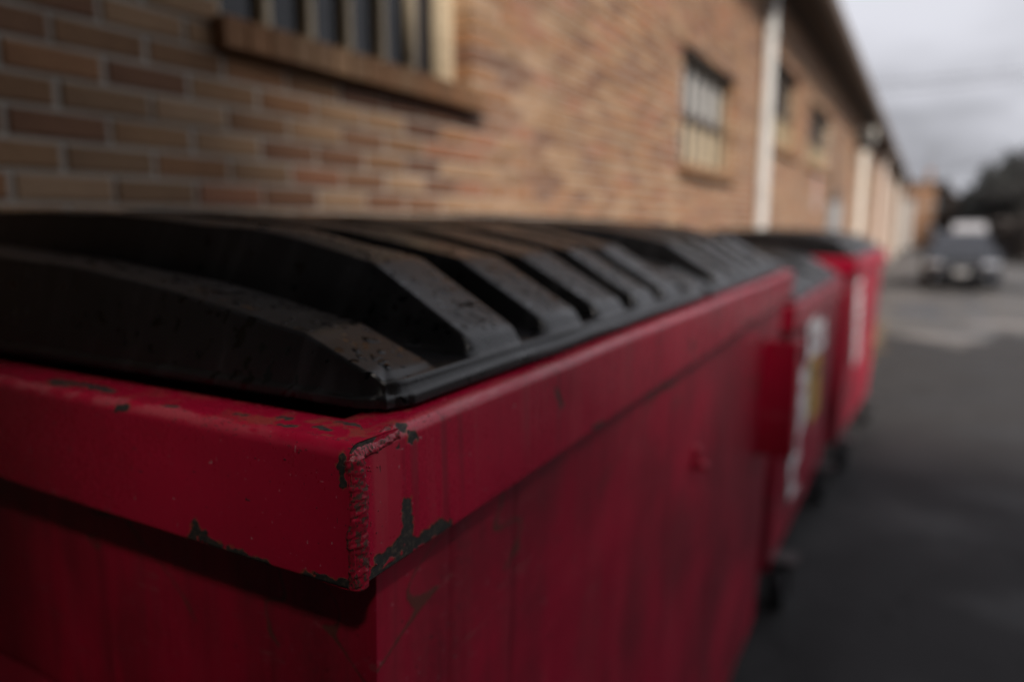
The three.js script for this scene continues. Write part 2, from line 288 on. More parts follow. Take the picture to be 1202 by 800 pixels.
{ // added tower behind the viewpoint, shaped to shade the near wall and bin panels
  const X0 = WX, X1 = 0.55, Z0 = 0.85, TH = 7.5, tw = thing('added_shade_tower', 'added unseen charcoal tower with slotted walls that shades the near end of the yard', 'building', [0, 0, 0]);
  obj('wall', box(X1 - X0, TH, 2.6, (X0 + X1) / 2, TH / 2, Z0 + 1.31), plain(0.06, 0.06, 0.062, 0.9), tw); const X2 = 1.45, wm = plain(0.06, 0.06, 0.062, 0.9); obj('upper_shade_wall', box(X2 - X1 - 0.004, TH - 3.72, 0.3, (X1 + X2) / 2, (TH + 3.72) / 2, Z0 + 0.16), wm, tw); obj('lower_shade_wall', box(X2 - X1 - 0.004, 3.02, 0.3, (X1 + X2) / 2, 1.51, Z0 + 0.16), wm, tw);  // added walls: the slot between them lets sun onto the rim, not the panel
  obj('coping', box(X2 - X0 + 0.16, 0.12, 2.76, (X0 + X2) / 2, TH + 0.061, Z0 + 1.31, 0.02), plain(0.08, 0.08, 0.08, 0.8), tw);
  const list = [], r = rng(5); let k = 0;
  for (let y = PHASE; y + ROW < TH; y += ROW, k++) for (let x = X0 + 0.11 + (k % 2) * COL / 2; x < X1 - 0.09; x += COL) list.push([x, y + ROW / 2]);
  const im = new THREE.InstancedMesh(brickGeos[1], mat({ ...brickT, bumpScale: 0.002 }), list.length), M = new THREE.Matrix4(), Q = new THREE.Quaternion().setFromEuler(new THREE.Euler(0, Math.PI / 2, 0)), c = new THREE.Color();
  list.forEach(([x, y], i) => { M.compose(new THREE.Vector3(x, y, Z0), Q, new THREE.Vector3(1, 1, 1)); im.setMatrixAt(i, M); im.setColorAt(i, c.setRGB(...[0.026, 0.026, 0.028].map(v => v * (0.7 + 0.6 * r())))); });
  const cm = plain(0.07, 0.07, 0.072, 0.8); obj('added_canopy', [box(0.95, 0.09, 2.3, X0 + 0.50, 3.35, Z0 - 1.17, 0.01), box(0.03, 0.2, 2.3, X0 + 0.99, 3.33, Z0 - 1.17, 0.005), box(0.95, 0.2, 0.03, X0 + 0.5, 3.33, Z0 - 2.34, 0.005)], cm, tw); for (const x of [X0 + 0.15, X0 + 0.85]) { const t = cyl(0.012, 0.012, 2.2, 0, 0, 0, 'z', 8); t.rotateX(0.55); t.translate(x, 3.95, Z0 - 0.95); obj('tie_rod', t, cm, tw); }  // added overhead slab, out of view, cuts skylight at the near left
  im.name = 'shade_tower_bricks'; im.userData.kind = 'stuff'; im.castShadow = im.receiveShadow = true; tw.add(im);
}
{ // added block across the alley, out of view: holds back sun and low sky
  const g = thing('added_shade_building', 'added unseen dark brick building across the alley that blocks sun and low sky', 'building', [3.0, 0, 4.2]), bm = mat({ ...brickT, color: rgb(0.10, 0.065, 0.05), bumpScale: 0.004 }), dm = plain(0.09, 0.085, 0.08, 0.7);
  obj('wall', box(6, 5.68, 11.6, 3, 2.84, 0), bm, g); obj('roof', box(6.1, 0.2, 11.8, 3, 5.79, 0, 0.02), roofM, g); for (let i = 0; i < 2; i++) { const d = obj('garage_door', box(0.08, 2.3, 2.8, -0.02, 1.16, 2.2 - i * 4.2, 0.01), dm, g); for (let k = 0; k < 4; k++) obj('door_panel', box(0.03, 0.48, 2.6, -0.07, 0.36 + k * 0.53, 2.2 - i * 4.2, 0.01), dm, d); }
}
{ // wall fixtures
  const c = document.createElement('canvas'); c.width = 64; c.height = 128; const x = c.getContext('2d'); x.fillStyle = '#c9b3b0'; x.fillRect(0, 0, 64, 128); x.fillStyle = '#9c4a4c'; for (const y of [14, 34, 54]) x.fillRect(10, y, 44, 11); x.fillStyle = '#7d6f70'; for (const y of [76, 88, 100]) x.fillRect(14, y, 36, 5);
  const t = new THREE.CanvasTexture(c); t.colorSpace = THREE.SRGBColorSpace;
  const s = thing('wall_sign', 'small upright pinkish notice sign screwed to the brick wall', 'sign', [WX + 0.012, 1.87, -12.45]);
  obj('backing_plate', box(0.006, 0.54, 0.34, 0, 0.27, 0, 0.002), plain(0.5, 0.45, 0.44, 0.5), s);
  const p = new THREE.PlaneGeometry(0.32, 0.52); p.rotateY(Math.PI / 2); p.translate(0.0045, 0.27, 0); obj('printed_face', p, mat({ map: t, roughness: 0.5 }), s);
  for (const y of [0.03, 0.51]) obj('screw', cyl(0.008, 0.008, 0.004, 0.006, y, 0, 'x', 10), plain(0.3, 0.3, 0.3, 0.4, 0.8), s);
  const b = thing('electrical_box', 'grey electrical meter box with conduit on the brick wall', 'electrical box', [WX + 0.005, 1.42, -14.35]);
  obj('cabinet', box(0.16, 0.62, 0.46, 0.085, 0.31, 0, 0.012), plain(0.28, 0.31, 0.33, 0.5), b); obj('cover', box(0.012, 0.5, 0.36, 0.172, 0.31, 0, 0.005), plain(0.36, 0.40, 0.42, 0.45), b);
  obj('meter_hood', box(0.14, 0.2, 0.3, 0.075, 0.73, -0.1, 0.02), plain(0.06, 0.06, 0.065, 0.6), b); obj('conduit', cyl(0.03, 0.03, 1.1, 0.05, 1.36, -0.1), plain(0.09, 0.085, 0.08, 0.5), b);
  const l = thing('wall_lamp', 'unlit dark box-shaped wall lamp beneath the eaves', 'lamp', [WX + 0.005, 3.28, -18.2]);
  obj('bracket', box(0.14, 0.08, 0.08, 0.07, 0.3, 0), plain(0.03, 0.03, 0.03, 0.5), l); obj('housing', box(0.3, 0.34, 0.5, 0.23, 0.2, 0, 0.03), plain(0.035, 0.033, 0.03, 0.5), l); obj('lens', box(0.22, 0.03, 0.4, 0.23, 0.02, 0, 0.01), plain(0.25, 0.24, 0.2, 0.3), l);
}

// ------------------------------------------------------------------ dumpsters
const RED = [0.43, 0.005, 0.036];
function paint(s, t, seed, streak = 1) {       // sun-bleached red enamel: s along, t down the sheet, in metres
  const c = fbm(s * 9, t * 9, 4, seed), run = fbm(s * 110, t * 5, 4, seed + 3), fine = fbm(s * 400, t * 400, 2, seed + 7), wide = fbm(s * 26, t * 2.2, 4, seed + 11);
  let col = RED.map(v => v * (0.78 + 0.3 * c + 0.12 * fine)); let r = 0.17 + 0.15 * c + 0.07 * fine, b = 0.5 + 0.05 * fine;
  const chalk = streak * (sstep(0.56, 0.78, run) * 0.30 + sstep(0.58, 0.74, wide) * 0.22);
  col = mix3(col, [0.46, 0.12, 0.12], chalk * 0.55); r += 0.2 * chalk;
  const grime = streak * sstep(0.60, 0.80, fbm(s * 70 + 7, t * 3.5 + 2, 4, seed + 19)) * 0.5; col = mix3(col, [0.05, 0.012, 0.014], grime); r += 0.2 * grime;
  const speck = vnoise(s * 340, t * 340, seed + 23); if (speck > 0.965) { col = mix3(col, [0.55, 0.38, 0.36], 0.6); }
  const spk2 = vnoise(s * 260, t * 260, seed + 29); if (spk2 > 0.972) { col = [0.035, 0.018, 0.016]; r = 0.8; b = 0.3; }
  return { c: col, r, b };
}
function segDist(px, py, a) { let m = 1e9; for (let i = 0; i < a.length - 1; i++) { const [ax, ay, ar] = a[i], [bx, by, br] = a[i + 1], dx = bx - ax, dy = by - ay; const t = clamp(((px - ax) * dx + (py - ay) * dy) / (dx * dx + dy * dy + 1e-12)); m = Math.min(m, Math.hypot(px - ax - dx * t, py - ay - dy * t) - mix(ar, br, t)); } return m; }
function chipped(o, s, t, chips, seed) {       // flaked paint: bare dark steel, brown rim of rust
  let d = 1e9; for (const a of chips) { if (s < a.s0 || s > a.s1) continue; d = Math.min(d, segDist(s, t, a.p) - a.grow); }
  if (d < 0.012) {
    d += (fbm(s * 190, t * 190, 4, seed) - 0.5) * 0.010;
    const k = sstep(0.0004, -0.0003, d), e = sstep(0.0022, 0.0004, d);
    const n = fbm(s * 500, t * 500, 3, seed + 5);
    o.c = mix3(o.c, [0.30, 0.085, 0.04], e * 0.75 * sstep(0.35, 0.6, fbm(s * 260, t * 260, 2, seed + 9))); o.c = mix3(o.c, mix3([0.018, 0.017, 0.016], [0.075, 0.055, 0.04], sstep(0.45, 0.8, n)), k); o.r = mix(o.r, 0.8, k); o.b = mix(o.b, 0.12 + 0.2 * n, k);
  }
  return o;
}
const chip = (...p) => { const xs = p.map(q => q[0]); return { p, grow: 0.0023, s0: Math.min(...xs) - 0.02, s1: Math.max(...xs) + 0.02 }; };
const NEAR = 0.5, SHARE = 0.62;                 // the first half metre gets most of the texture
const rimU = (s, L) => s < NEAR ? s / NEAR * SHARE : SHARE + (s - NEAR) / (L - NEAR) * (1 - SHARE);
const rimS = (u, L) => u < SHARE ? u / SHARE * NEAR : NEAR + (u - SHARE) / (1 - SHARE) * (L - NEAR);
const VH = 0.19;                                // texture height in metres: t from -0.07 (top of the rim) to 0.12
const L1 = 2.2, D1 = 1.04;
const frontChips = [
  chip([0.060, 0.064, 0.0035], [0.061, 0.078, 0.0042], [0.060, 0.098, 0.0035]), chip([0.060, 0.091, 0.003], [0.045, 0.093, 0.0025], [0.030, 0.098, 0.0015]),
  chip([0.06, 0.098, 0.004], [0.085, 0.101, 0.004], [0.105, 0.100, 0.0045], [0.118, 0.103, 0.002]), chip([0.0, 0.106, 0.003], [0.03, 0.107, 0.0028], [0.062, 0.107, 0.004]), chip([0.025, 0.092, 0.001], [0.05, 0.099, 0.0015]),
  chip([0.069, 0.010, 0.0025], [0.073, 0.013, 0.002]), chip([0.02, 0.103, 0.003], [0.034, 0.098, 0.002]), chip([0.0, 0.0, 0.003], [0.03, 0.002, 0.0025], [0.062, 0.0, 0.003]),
  chip([0.004, 0.02, 0.001], [0.004, 0.034, 0.001]), chip([0.004, 0.094, 0.003], [0.010, 0.106, 0.004]),
  chip([0.44, 0.104, 0.002], [0.47, 0.106, 0.002]), chip([0.9, 0.06, 0.004], [0.9, 0.075, 0.004]), chip([1.4, 0.1, 0.004], [1.5, 0.104, 0.003]), chip([0.33, 0.03, 0.0008], [0.345, 0.05, 0.0006]),
];
const endChips = [
  chip([0.004, 0.104, 0.003], [0.02, 0.106, 0.0022], [0.045, 0.107, 0.0012]), chip([0.085, 0.107, 0.0016], [0.125, 0.1065, 0.0026]), chip([0.135, 0.107, 0.001], [0.158, 0.100, 0.0035], [0.166, 0.092, 0.0015], [0.17, 0.106, 0.002]),
  chip([0.006, 0.008, 0.0012], [0.006, 0.03, 0.0006]), chip([0.30, -0.018, 0.002], [0.34, -0.022, 0.0035], [0.40, -0.02, 0.0025]), chip([0.36, -0.01, 0.001], [0.39, -0.012, 0.0015]),
  chip([0.04, -0.02, 0.0012], [0.055, -0.024, 0.0008]), chip([0.02, -0.04, 0.0014], [0.05, -0.044, 0.0006]), chip([0.09, -0.03, 0.0012], [0.1, -0.031, 0.0008]), chip([0.13, -0.018, 0.0014], [0.137, -0.019, 0.001]), chip([0.07, -0.014, 0.001], [0.082, -0.012, 0.0008]), chip([0.2, -0.01, 0.001], [0.21, -0.008, 0.0008]), chip([0.25, 0.004, 0.001], [0.262, 0.006, 0.0006]),
];
const rimMaps = (L, chips, seed, amount, corner) => textures(2048, 320, (u, v) => {
  const s = rimS(u, L), t = v * VH - 0.07; let o = paint(s, t, seed, (t > 0.004 ? 1 : 0.25) * amount);
  if (t < 0.01) {                                // top of the rim: scuffed, rusty rubbing where the lid lands
    const n = fbm(s * 60, t * 90, 4, seed + 41), sc = fbm(s * 300 + t * 500, t * 700 - s * 200, 3, seed + 43);
    const k = sstep(0.50, 0.68, n) * sstep(0.004, -0.012, t) * (corner && s < 0.12 ? 1 : 0.55); o.c = mix3(o.c, [0.30, 0.055, 0.032], k * 0.65); o.r += 0.16 * k;
    const wearAndSheen = sstep(0.42, 0.66, fbm(s * 45, t * 120, 4, seed + 47)) * sstep(-0.011, -0.004, t) * sstep(0.009, 0.003, t) * sstep(0.03, 0.16, s + 0.1 * (fbm(s * 30, t * 60, 3, seed + 49) - 0.5)); o.c = mix3(o.c, [0.52, 0.13, 0.15], 0.4 * wearAndSheen);  // pale edge band: worn paint plus a painted-in highlight
    if (sc > 0.70 && n > 0.5) { o.c = mix3(o.c, [0.06, 0.03, 0.025], 0.75); o.r = 0.75; o.b -= 0.1; }
  }
  return chipped(o, s, t, chips, seed + 51);
});
const frontRimM = mat({ ...rimMaps(L1, frontChips, 300, 0.75, true), bumpScale: 0.0009 }), endRimM = mat({ ...rimMaps(D1, endChips, 400, 0.12, true), bumpScale: 0.0009 });
const panelT = textures(1024, 768, (u, v) => { const o = paint(u * 2.3, v * 1.4, 500, 0.5); const sc = fbm(u * 30, v * 240, 3, 511), dirtAndShade = sstep(0.34, 0.70, 0.3 * fbm(u * 60, v * 3, 4, 521) + 0.7 * fbm(u * 9, v * 6, 5, 523)) * (0.75 + 0.5 * (fbm(u * 420, v * 260, 2, 527) - 0.5)); o.c = mix3(o.c, [0.075, 0.016, 0.020], 0.7 * dirtAndShade); if (sc > 0.8) o.c = mix3(o.c, [0.3, 0.12, 0.11], 0.3); const gx = fbm(u * 4 + v * 3, v * 5, 4, 531), gouge = Math.abs(gx - 0.5); if (gouge < 0.004 && fbm(u * 7, v * 7, 3, 533) > 0.52) { o.c = mix3(o.c, [0.10, 0.045, 0.03], 0.8); o.b = 0.2; } o.r += 0.12; return o; });  // patchy dirt laid on heavier to paint shade into the body panels
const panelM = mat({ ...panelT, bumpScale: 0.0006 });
const weldM = mat({ ...textures(256, 512, (u, v) => { const o = paint(u * 0.03, v * 0.11, 600, 0); const n = fbm(u * 12, v * 44, 4, 611), e = Math.abs(u - 0.5) * 2; if (n > 0.57 || (e > 0.8 && n > 0.48)) { o.c = mix3([0.03, 0.016, 0.014], [0.12, 0.03, 0.022], fbm(u * 30, v * 90, 2, 613)); o.r = 0.75; } else { o.c = mix3(o.c, [0.10, 0.012, 0.014], 0.9 * fbm(u * 9, v * 40, 3, 615)); o.r = 0.32; } return o; }), bumpScale: 0.0005 });
const lidT = textures(1536, 1536, (u, v) => {
  const a = u * 1.2, b = v * 1.2, n = fbm(a * 14, b * 14, 4, 701), f = fbm(a * 500, b * 500, 2, 703), d = fbm(a * 60, b * 12, 4, 705);
  let c = 0.005 + 0.005 * n + 0.009 * sstep(0.5, 0.8, d), r = 0.24 + 0.16 * n + 0.06 * f, bm = 0.5 + 0.16 * f;
  const w = fbm(a * 95, b * 95, 3, 709) + 0.22 * (fbm(a * 9, b * 9, 2, 711) - 0.5), k = sstep(0.73, 0.74, w);   // spots of rain water
  c = mix(c, 0.002, k); r = mix(r, 0.06, k); bm = mix(bm, 0.62, k);
  const sc = fbm(a * 240 + b * 40, b * 700, 2, 713); if (sc > 0.86) c += 0.02;
  return { c: [c, c * 0.99, c * 1.1], r, b: bm };
});
const lidM = new THREE.MeshPhysicalMaterial({ ...lidT, bumpScale: 0.0009, specularIntensity: 0.85 });
const rubber = plain(0.02, 0.02, 0.022, 0.75), darkSteel = plain(0.07, 0.065, 0.065, 0.5, 0.6);

// folded sheet rim swept along s; place(s, out, y) -> local xyz
function sweepRim(L, H, top, place, seed, W = 0.055) {
  const R = 0.011, prof = [], r2 = 0.003;        // [out, down, t]
  prof.push([-0.05, H - 0.0005, H + 0.012], [-r2, H, H + 0.006]); for (let i = 1; i <= 4; i++) { const a = i / 4 * Math.PI / 2; prof.push([-r2 + r2 * Math.sin(a), H - r2 + r2 * Math.cos(a), H + 0.002 - 0.004 * i / 4]); }
  for (let i = 1; i < 12; i++) { const d = mix(H - r2, R, i / 12); prof.push([0.0004 * Math.sin(i / 12 * Math.PI), d, d]); }
  for (let i = 0; i <= 8; i++) { const a = i / 8 * Math.PI / 2; prof.push([-R + R * Math.cos(a), R - R * Math.sin(a), mix(R, -0.007, i / 8)]); }
  for (let i = 1; i <= 4; i++) { const o = mix(R, W, i / 4); prof.push([-o, 0.0003 * i, -0.007 - (o - R)]); }
  prof.push([-W - 0.002, 0.006, -0.066], [-W - 0.002, 0.05, -0.0695]);
  const ns = [], n = Math.ceil(L / 0.016); for (let i = 0; i <= n; i++) ns.push(L * i / n); if (L > NEAR) ns.push(NEAR); ns.sort((a, b) => a - b);
  return grid(ns.length, prof.length, (i, j) => {
    const s = ns[i], [o, d, t] = prof[j], dd = (d / H) * (typeof top === 'function' ? 1 : 1), wav = (fbm(s * 5, d * 8, 4, seed) - 0.5) * 0.0042 * clamp(s / 0.08) * (o > -0.03 ? 1 : 0.3);
    const hs = H * (1 - 0.17 * s / L * (top.taper ? 1 : 0));
    const [x, y, z] = place(s, o + wav, top.y - dd * hs + (fbm(s * 3, 7, 2, seed + 3) - 0.5) * 0.002 * clamp(s / 0.1)); return [x, y, z, rimU(s, L), (t + 0.07) / VH];
  });
}
function weldBead(path, seed, r0) {              // path: [[point, outward], ...]; ripple-marked bead
  const n = 150, m = 15; const P = path.map(p => new THREE.Vector3(...p[0])), N = path.map(p => new THREE.Vector3(...p[1]).normalize());
  const curve = new THREE.CatmullRomCurve3(P);
  return grid(m, n, (i, j) => {
    const t = j / (n - 1), c = curve.getPointAt(t), T = curve.getTangentAt(t), k = Math.min(N.length - 1.001, t * (N.length - 1)), k0 = Math.floor(k), nn = N[k0].clone().lerp(N[k0 + 1], k - k0).normalize();
    const side = new THREE.Vector3().crossVectors(T, nn).normalize(), a = (i / (m - 1) - 0.5) * Math.PI * 1.1;
    const len = curve.getLength() * t, cr = (len + 0.007 * Math.cos(a) * Math.cos(a) + (fbm(len * 70, a * 0.7, 3, seed) - 0.5) * 0.016) / 0.0062, ph = cr - Math.floor(cr), saw = ph < 0.75 ? ph / 0.75 : (1 - ph) / 0.25;
    const lump = 0.85 + 0.5 * (fbm(len * 50, a * 0.5, 3, seed + 2) - 0.45) + 0.28 * (fbm(len * 260, a * 2.2, 3, seed + 4) - 0.5), r = r0 * lump * (1 + 0.20 * (0.4 + 1.0 * fbm(len * 30, 5, 2, seed + 9)) * (saw - 0.5) * Math.cos(a * 0.8)) * (sstep(0, 0.03, t) * sstep(1, 0.97, t) * 0.5 + 0.5);
    c.addScaledVector(nn, Math.cos(a) * r * 0.75 - 0.0008).addScaledVector(side, Math.sin(a) * r * 1.45); return [c.x, c.y, c.z, i / (m - 1), t];
  });
}
const pl = (pts, x) => { if (x <= pts[0][0]) return pts[0][1]; for (let i = 1; i < pts.length; i++) if (x <= pts[i][0]) return mix(pts[i - 1][1], pts[i][1], (x - pts[i - 1][0]) / (pts[i][0] - pts[i - 1][0])); return pts[pts.length - 1][1]; };
const smoothPl = (pts, x, w) => { let s = 0; for (let i = -3; i <= 3; i++) s += pl(pts, x + i * w / 3); return s / 7; };
function lidGeometry(W, D, fineness) {
  const base = [[0, 0.021], [0.03, 0.022], [0.12, 0.028], [0.4, 0.05], [0.8, 0.065], [D, 0.065]];
  const high = [[0.004, 0.028], [0.014, 0.040], [0.130, 0.107], [0.3, 0.140], [0.57, 0.162], [0.8, 0.168], [D, 0.165]], low = [[0.004, 0.024], [0.012, 0.028], [0.085, 0.058], [0.2, 0.074], [0.32, 0.092], [0.43, 0.106], [0.7, 0.12], [D, 0.12]];
  const k = W / 1.02, ribs = [[0.028, 0.048, low], [0.188, 0.05, high], [0.353, 0.052, high], [0.514, 0.052, high], [0.667, 0.047, high], [0.815, 0.050, high], [1.0, 0.062, low]].map(([c, h, p]) => [c * k, h, p, 0.005]);
  const as = [0], bs = [0]; const fa = 0.004 * fineness;
  for (let a = fa; a < 0.2; a += fa) as.push(a); for (let a = 0.2; a < D - 0.02; a += 0.022) as.push(a); as.push(D);
  for (let b = 0.004; b < W; b += 0.003 * fineness) bs.push(b); bs.push(W);
  const H = (a, b) => {
    let y = smoothPl(base, a, 0.006); 
    for (const [c, hw, prof, a0] of ribs) {
      const rr = 0.011, qx = Math.abs(b - c) - hw + rr, qy = (a0 - a) + rr; const d = (qx > 0 && qy > 0 ? Math.hypot(qx, qy) : Math.max(qx, qy)) - rr; const d2 = Math.max(d, a - (D - 0.03));
      const m = sstep(0.0045, -0.0045, d2); if (m > 0) { const yt = smoothPl(prof, a, 0.006) - 0.002 * ((b - c) / hw) ** 2; y = Math.max(y, mix(y, yt, m)); }
    }
    return y + (fbm(a * 4, b * 6, 3, 801) - 0.5) * 0.014 * clamp(a / 0.15);
  };
  const warp = (a, b) => { const r = 0.024, q = b > W / 2 ? W - b : b; if (a >= r || q >= r) return [a, b]; const x = r - a, y = r - q, m = Math.max(x, y), l = Math.hypot(x, y), k2 = m / l, bb = r - y * k2; return [r - x * k2, b > W / 2 ? W - bb : bb]; };
  const top = grid(as.length, bs.length, (i, j) => { const a = as[i], b = bs[j], [wa, wb] = warp(a, b), y = H(a, b); return [-wa, y, -wb, (a + 0.5 * y) / 1.2, (b + 0.8 * y) / 1.2]; });
  // closed edge: skirt and underside
  const edge = []; const push = (a, b) => edge.push([a, b]);
  for (let j = 0; j < bs.length; j++) push(0, bs[j]); for (let i = 1; i < as.length; i++) push(as[i], W); for (let j = bs.length - 2; j >= 0; j--) push(D, bs[j]); for (let i = as.length - 2; i > 0; i--) push(as[i], 0); push(0, 0);
  const skirt = grid(edge.length, 7, (i, j) => { const [a, b] = edge[i], wv = 0.004 * (fbm(a * 9, b * 9, 2, 805) - 0.5), o = [0, 0.0018, 0.0026, 0.0026, 0.0075, 0.009, 0.0085][j], y = [H(a, b), H(a, b) - 0.0012, H(a, b) - 0.004, 0.0115 + wv, 0.0105 + wv, 0.008 + wv, 0.001 + wv * 0.6][j]; const [wa, wb] = warp(a, b), cn = a < 0.024 && Math.min(b, W - b) < 0.024 ? 0.75 : 1; return [-wa + (a === 0 ? o * cn : 0), y, -wb + (b === 0 ? o * cn : b === W ? -o * cn : 0), (a + 0.5 * y) / 1.2, (b + 0.8 * y) / 1.2]; });
  const under = grid(2, 2, (i, j) => [-i * D, 0.004, -j * W, i, j]);
  const out = mergeGeometries([top, skirt, under]); out.userData.height = H; out.userData.ribs = ribs; return out;
}
const lidFine = lidGeometry(1.02, 0.98, 1), lidCoarse = lidGeometry(0.845, 0.98, 2);
const waterM = new THREE.MeshPhysicalMaterial({ color: rgb(0.004, 0.004, 0.005), roughness: 0.04, ior: 1.33 });
const dropGeo = new THREE.SphereGeometry(1, 9, 5, 0, 2 * Math.PI, 0, Math.PI / 2);
function raindrops(lid, seed, n) {              // beads of rain standing on the ribs
  const { height, ribs } = lid.geometry.userData, r = rng(seed), list = [], up = new THREE.Vector3(0, 1, 0), M = new THREE.Matrix4(), Q = new THREE.Quaternion(), T = new THREE.Quaternion();
  while (list.length < n) {
    const [c, hw] = ribs[Math.floor(r() * ribs.length)], a0 = 0.02 + 0.5 * r() * r(), b0 = c + (r() - 0.5) * 1.5 * hw, m = 1 + Math.floor(r() * r() * 6), s0 = 0.0016 + 0.0034 * r() * r();
    for (let i = 0; i < m; i++) { const a = a0 + (r() - 0.5) * 0.014, b = b0 + (r() - 0.5) * 0.014; if (a < 0.012 || b < 0.006 || b > 1.01) continue; const e = 0.002, y = height(a, b), nx = (height(a + e, b) - height(a - e, b)) / (2 * e), nz = (height(a, b + e) - height(a, b - e)) / (2 * e); if (Math.abs(nx) > 1.2 || Math.abs(nz) > 0.6) continue; list.push([a, b, y, nx, nz, s0 * (0.6 + 0.8 * r()), r()]); }
  }
  const im = new THREE.InstancedMesh(dropGeo, waterM, list.length);
  list.forEach(([a, b, y, nx, nz, s, t], i) => { Q.setFromUnitVectors(up, new THREE.Vector3(nx, 1, nz).normalize()); T.setFromAxisAngle(up, t * 6.28); Q.multiply(T); M.compose(new THREE.Vector3(-a, y - 0.0001, -b), Q, new THREE.Vector3(s * (1 + t), s * 0.34, s)); im.setMatrixAt(i, M); });
  im.name = 'rain_beads'; im.userData.kind = 'stuff'; im.castShadow = im.receiveShadow = true; lid.add(im);
}
function caster(parent, x, z) {
  const g = new THREE.Group(); g.name = 'caster'; g.position.set(x, 0, z); g.scale.setScalar(1.24); parent.add(g);
  obj('wheel', new THREE.TorusGeometry(0.052, 0.024, 12, 28).rotateY(Math.PI / 2).scale(1.1, 1, 1).translate(0, 0.076, 0.03), rubber, g); obj('hub', cyl(0.04, 0.04, 0.036, 0, 0.076, 0.03, 'x'), darkSteel, g);
  obj('fork', [box(0.006, 0.1, 0.05, 0.034, 0.11, 0.022), box(0.006, 0.1, 0.05, -0.034, 0.11, 0.022), box(0.11, 0.012, 0.1, 0, 0.167, 0)], darkSteel, g);
}
// local axes: x = 0 the front (alley) rim, x < 0 towards the wall; z = 0 the near rim, z < 0 away
function dumpster(label, pos, turn, L, top, detailed) {
  const d = thing('dumpster', label, 'dumpster', pos, turn, undefined), D = D1, H = 0.107, low = 0.214;
  obj('front_rim', sweepRim(L, H, { y: top, taper: detailed }, (s, o, y) => [o, y - (o < -0.001 && y > top - 0.03 ? 0.013 * sstep(0.022, 0.002, s) : 0), -s - 0.001], 21), frontRimM, d);
  obj('end_rim', sweepRim(D, H, { y: top + 0.0006 }, (s, o, y) => [-s - 0.0015, y, o], 22), endRimM, d);
  obj('end_rim', sweepRim(D, H, { y: top + 0.0006 }, (s, o, y) => [-s - 0.0015, y, -L - o], 23), endRimM, d);
  obj('rear_rim', sweepRim(L, H, { y: top - 0.0004 }, (s, o, y) => [-D - o, y, -s - 0.001], 24), frontRimM, d);
  for (const s of [0, 1]) {                       // cut ends of the end rims, seen in the notch at each corner
    const sh = new THREE.Shape(); const R = 0.011; sh.moveTo(-0.054, -H + 0.003); sh.lineTo(-0.002, -H + 0.003); sh.lineTo(-0.0005, -R); for (let i = 0; i <= 6; i++) { const a = i / 6 * Math.PI / 2; sh.lineTo(-R + (R - 0.0005) * Math.cos(a), -R + (R - 0.0004) * Math.sin(a)); } sh.lineTo(-0.054, -0.0012); sh.closePath();
    const g = new THREE.ExtrudeGeometry(sh, { depth: 0.004, bevelEnabled: false, curveSegments: 8 }); g.rotateY(-Math.PI / 2); if (s) { g.scale(1, 1, -1); } g.translate(-0.0012, top, s ? -L : 0);
    const uv = g.attributes.uv, p = g.attributes.position; for (let i = 0; i < uv.count; i++) uv.setXY(i, rimU(0.04 + Math.abs(p.getZ(i)) % 0.06, L), (top - p.getY(i) + 0.07) / VH);
    obj('rim_end_cap', g, frontRimM, d);
  }
  // front panel: slopes inwards towards the bottom, pressed seams
  const seams = [0.155, 0.278, 0.8, 1.25, 1.75], zs = new Set([0.05, L - 0.05]); for (let s = 0.05; s < L - 0.05; s += 0.03) zs.add(s); for (const s of seams) if (s < L - 0.1) for (const k of [-0.012, -0.006, -0.003, 0, 0.003, 0.006, 0.012]) zs.add(s + k);
  const zz = [...zs].sort((a, b) => a - b), fx = t => -0.022 - 0.035 * t;
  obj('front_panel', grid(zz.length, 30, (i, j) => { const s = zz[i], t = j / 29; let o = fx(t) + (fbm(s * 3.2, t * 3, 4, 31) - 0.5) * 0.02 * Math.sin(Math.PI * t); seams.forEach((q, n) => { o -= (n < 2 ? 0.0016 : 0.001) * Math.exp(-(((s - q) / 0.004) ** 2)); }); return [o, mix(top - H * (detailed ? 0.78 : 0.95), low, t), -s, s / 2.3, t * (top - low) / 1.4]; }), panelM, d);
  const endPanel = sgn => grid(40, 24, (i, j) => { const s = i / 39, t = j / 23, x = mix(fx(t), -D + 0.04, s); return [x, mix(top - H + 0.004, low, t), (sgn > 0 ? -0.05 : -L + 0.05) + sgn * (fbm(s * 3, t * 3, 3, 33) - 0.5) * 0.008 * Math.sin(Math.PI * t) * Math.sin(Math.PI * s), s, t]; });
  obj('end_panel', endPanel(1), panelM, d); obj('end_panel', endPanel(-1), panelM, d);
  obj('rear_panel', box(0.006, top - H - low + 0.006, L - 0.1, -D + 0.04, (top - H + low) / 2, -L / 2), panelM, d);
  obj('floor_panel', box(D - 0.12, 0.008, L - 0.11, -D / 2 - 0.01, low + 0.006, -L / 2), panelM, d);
  // fork pockets: square sleeves along both ends
  for (const s of [0, 1]) {
    const g = new THREE.Shape(); g.moveTo(-0.065, -0.12); g.lineTo(0.065, -0.12); g.lineTo(0.065, 0.12); g.lineTo(-0.065, 0.12); g.closePath(); const h = new THREE.Path(); h.moveTo(-0.058, -0.113); h.lineTo(-0.058, 0.113); h.lineTo(0.058, 0.113); h.lineTo(0.058, -0.113); h.closePath(); g.holes.push(h);
    const e = new THREE.ExtrudeGeometry(g, { depth: D - 0.42, bevelEnabled: true, bevelSize: 0.003, bevelThickness: 0.003, bevelSegments: 2 }); e.rotateY(-Math.PI / 2); e.translate(-0.36, top - 0.50, s ? -L - 0.022 : 0.022); obj('fork_pocket', e, panelM, d);
  }
  const lid = detailed ? lidFine : lidCoarse, lw = detailed ? 1.02 : 0.845, gap = (L - 0.146 - 2 * lw) / 3;
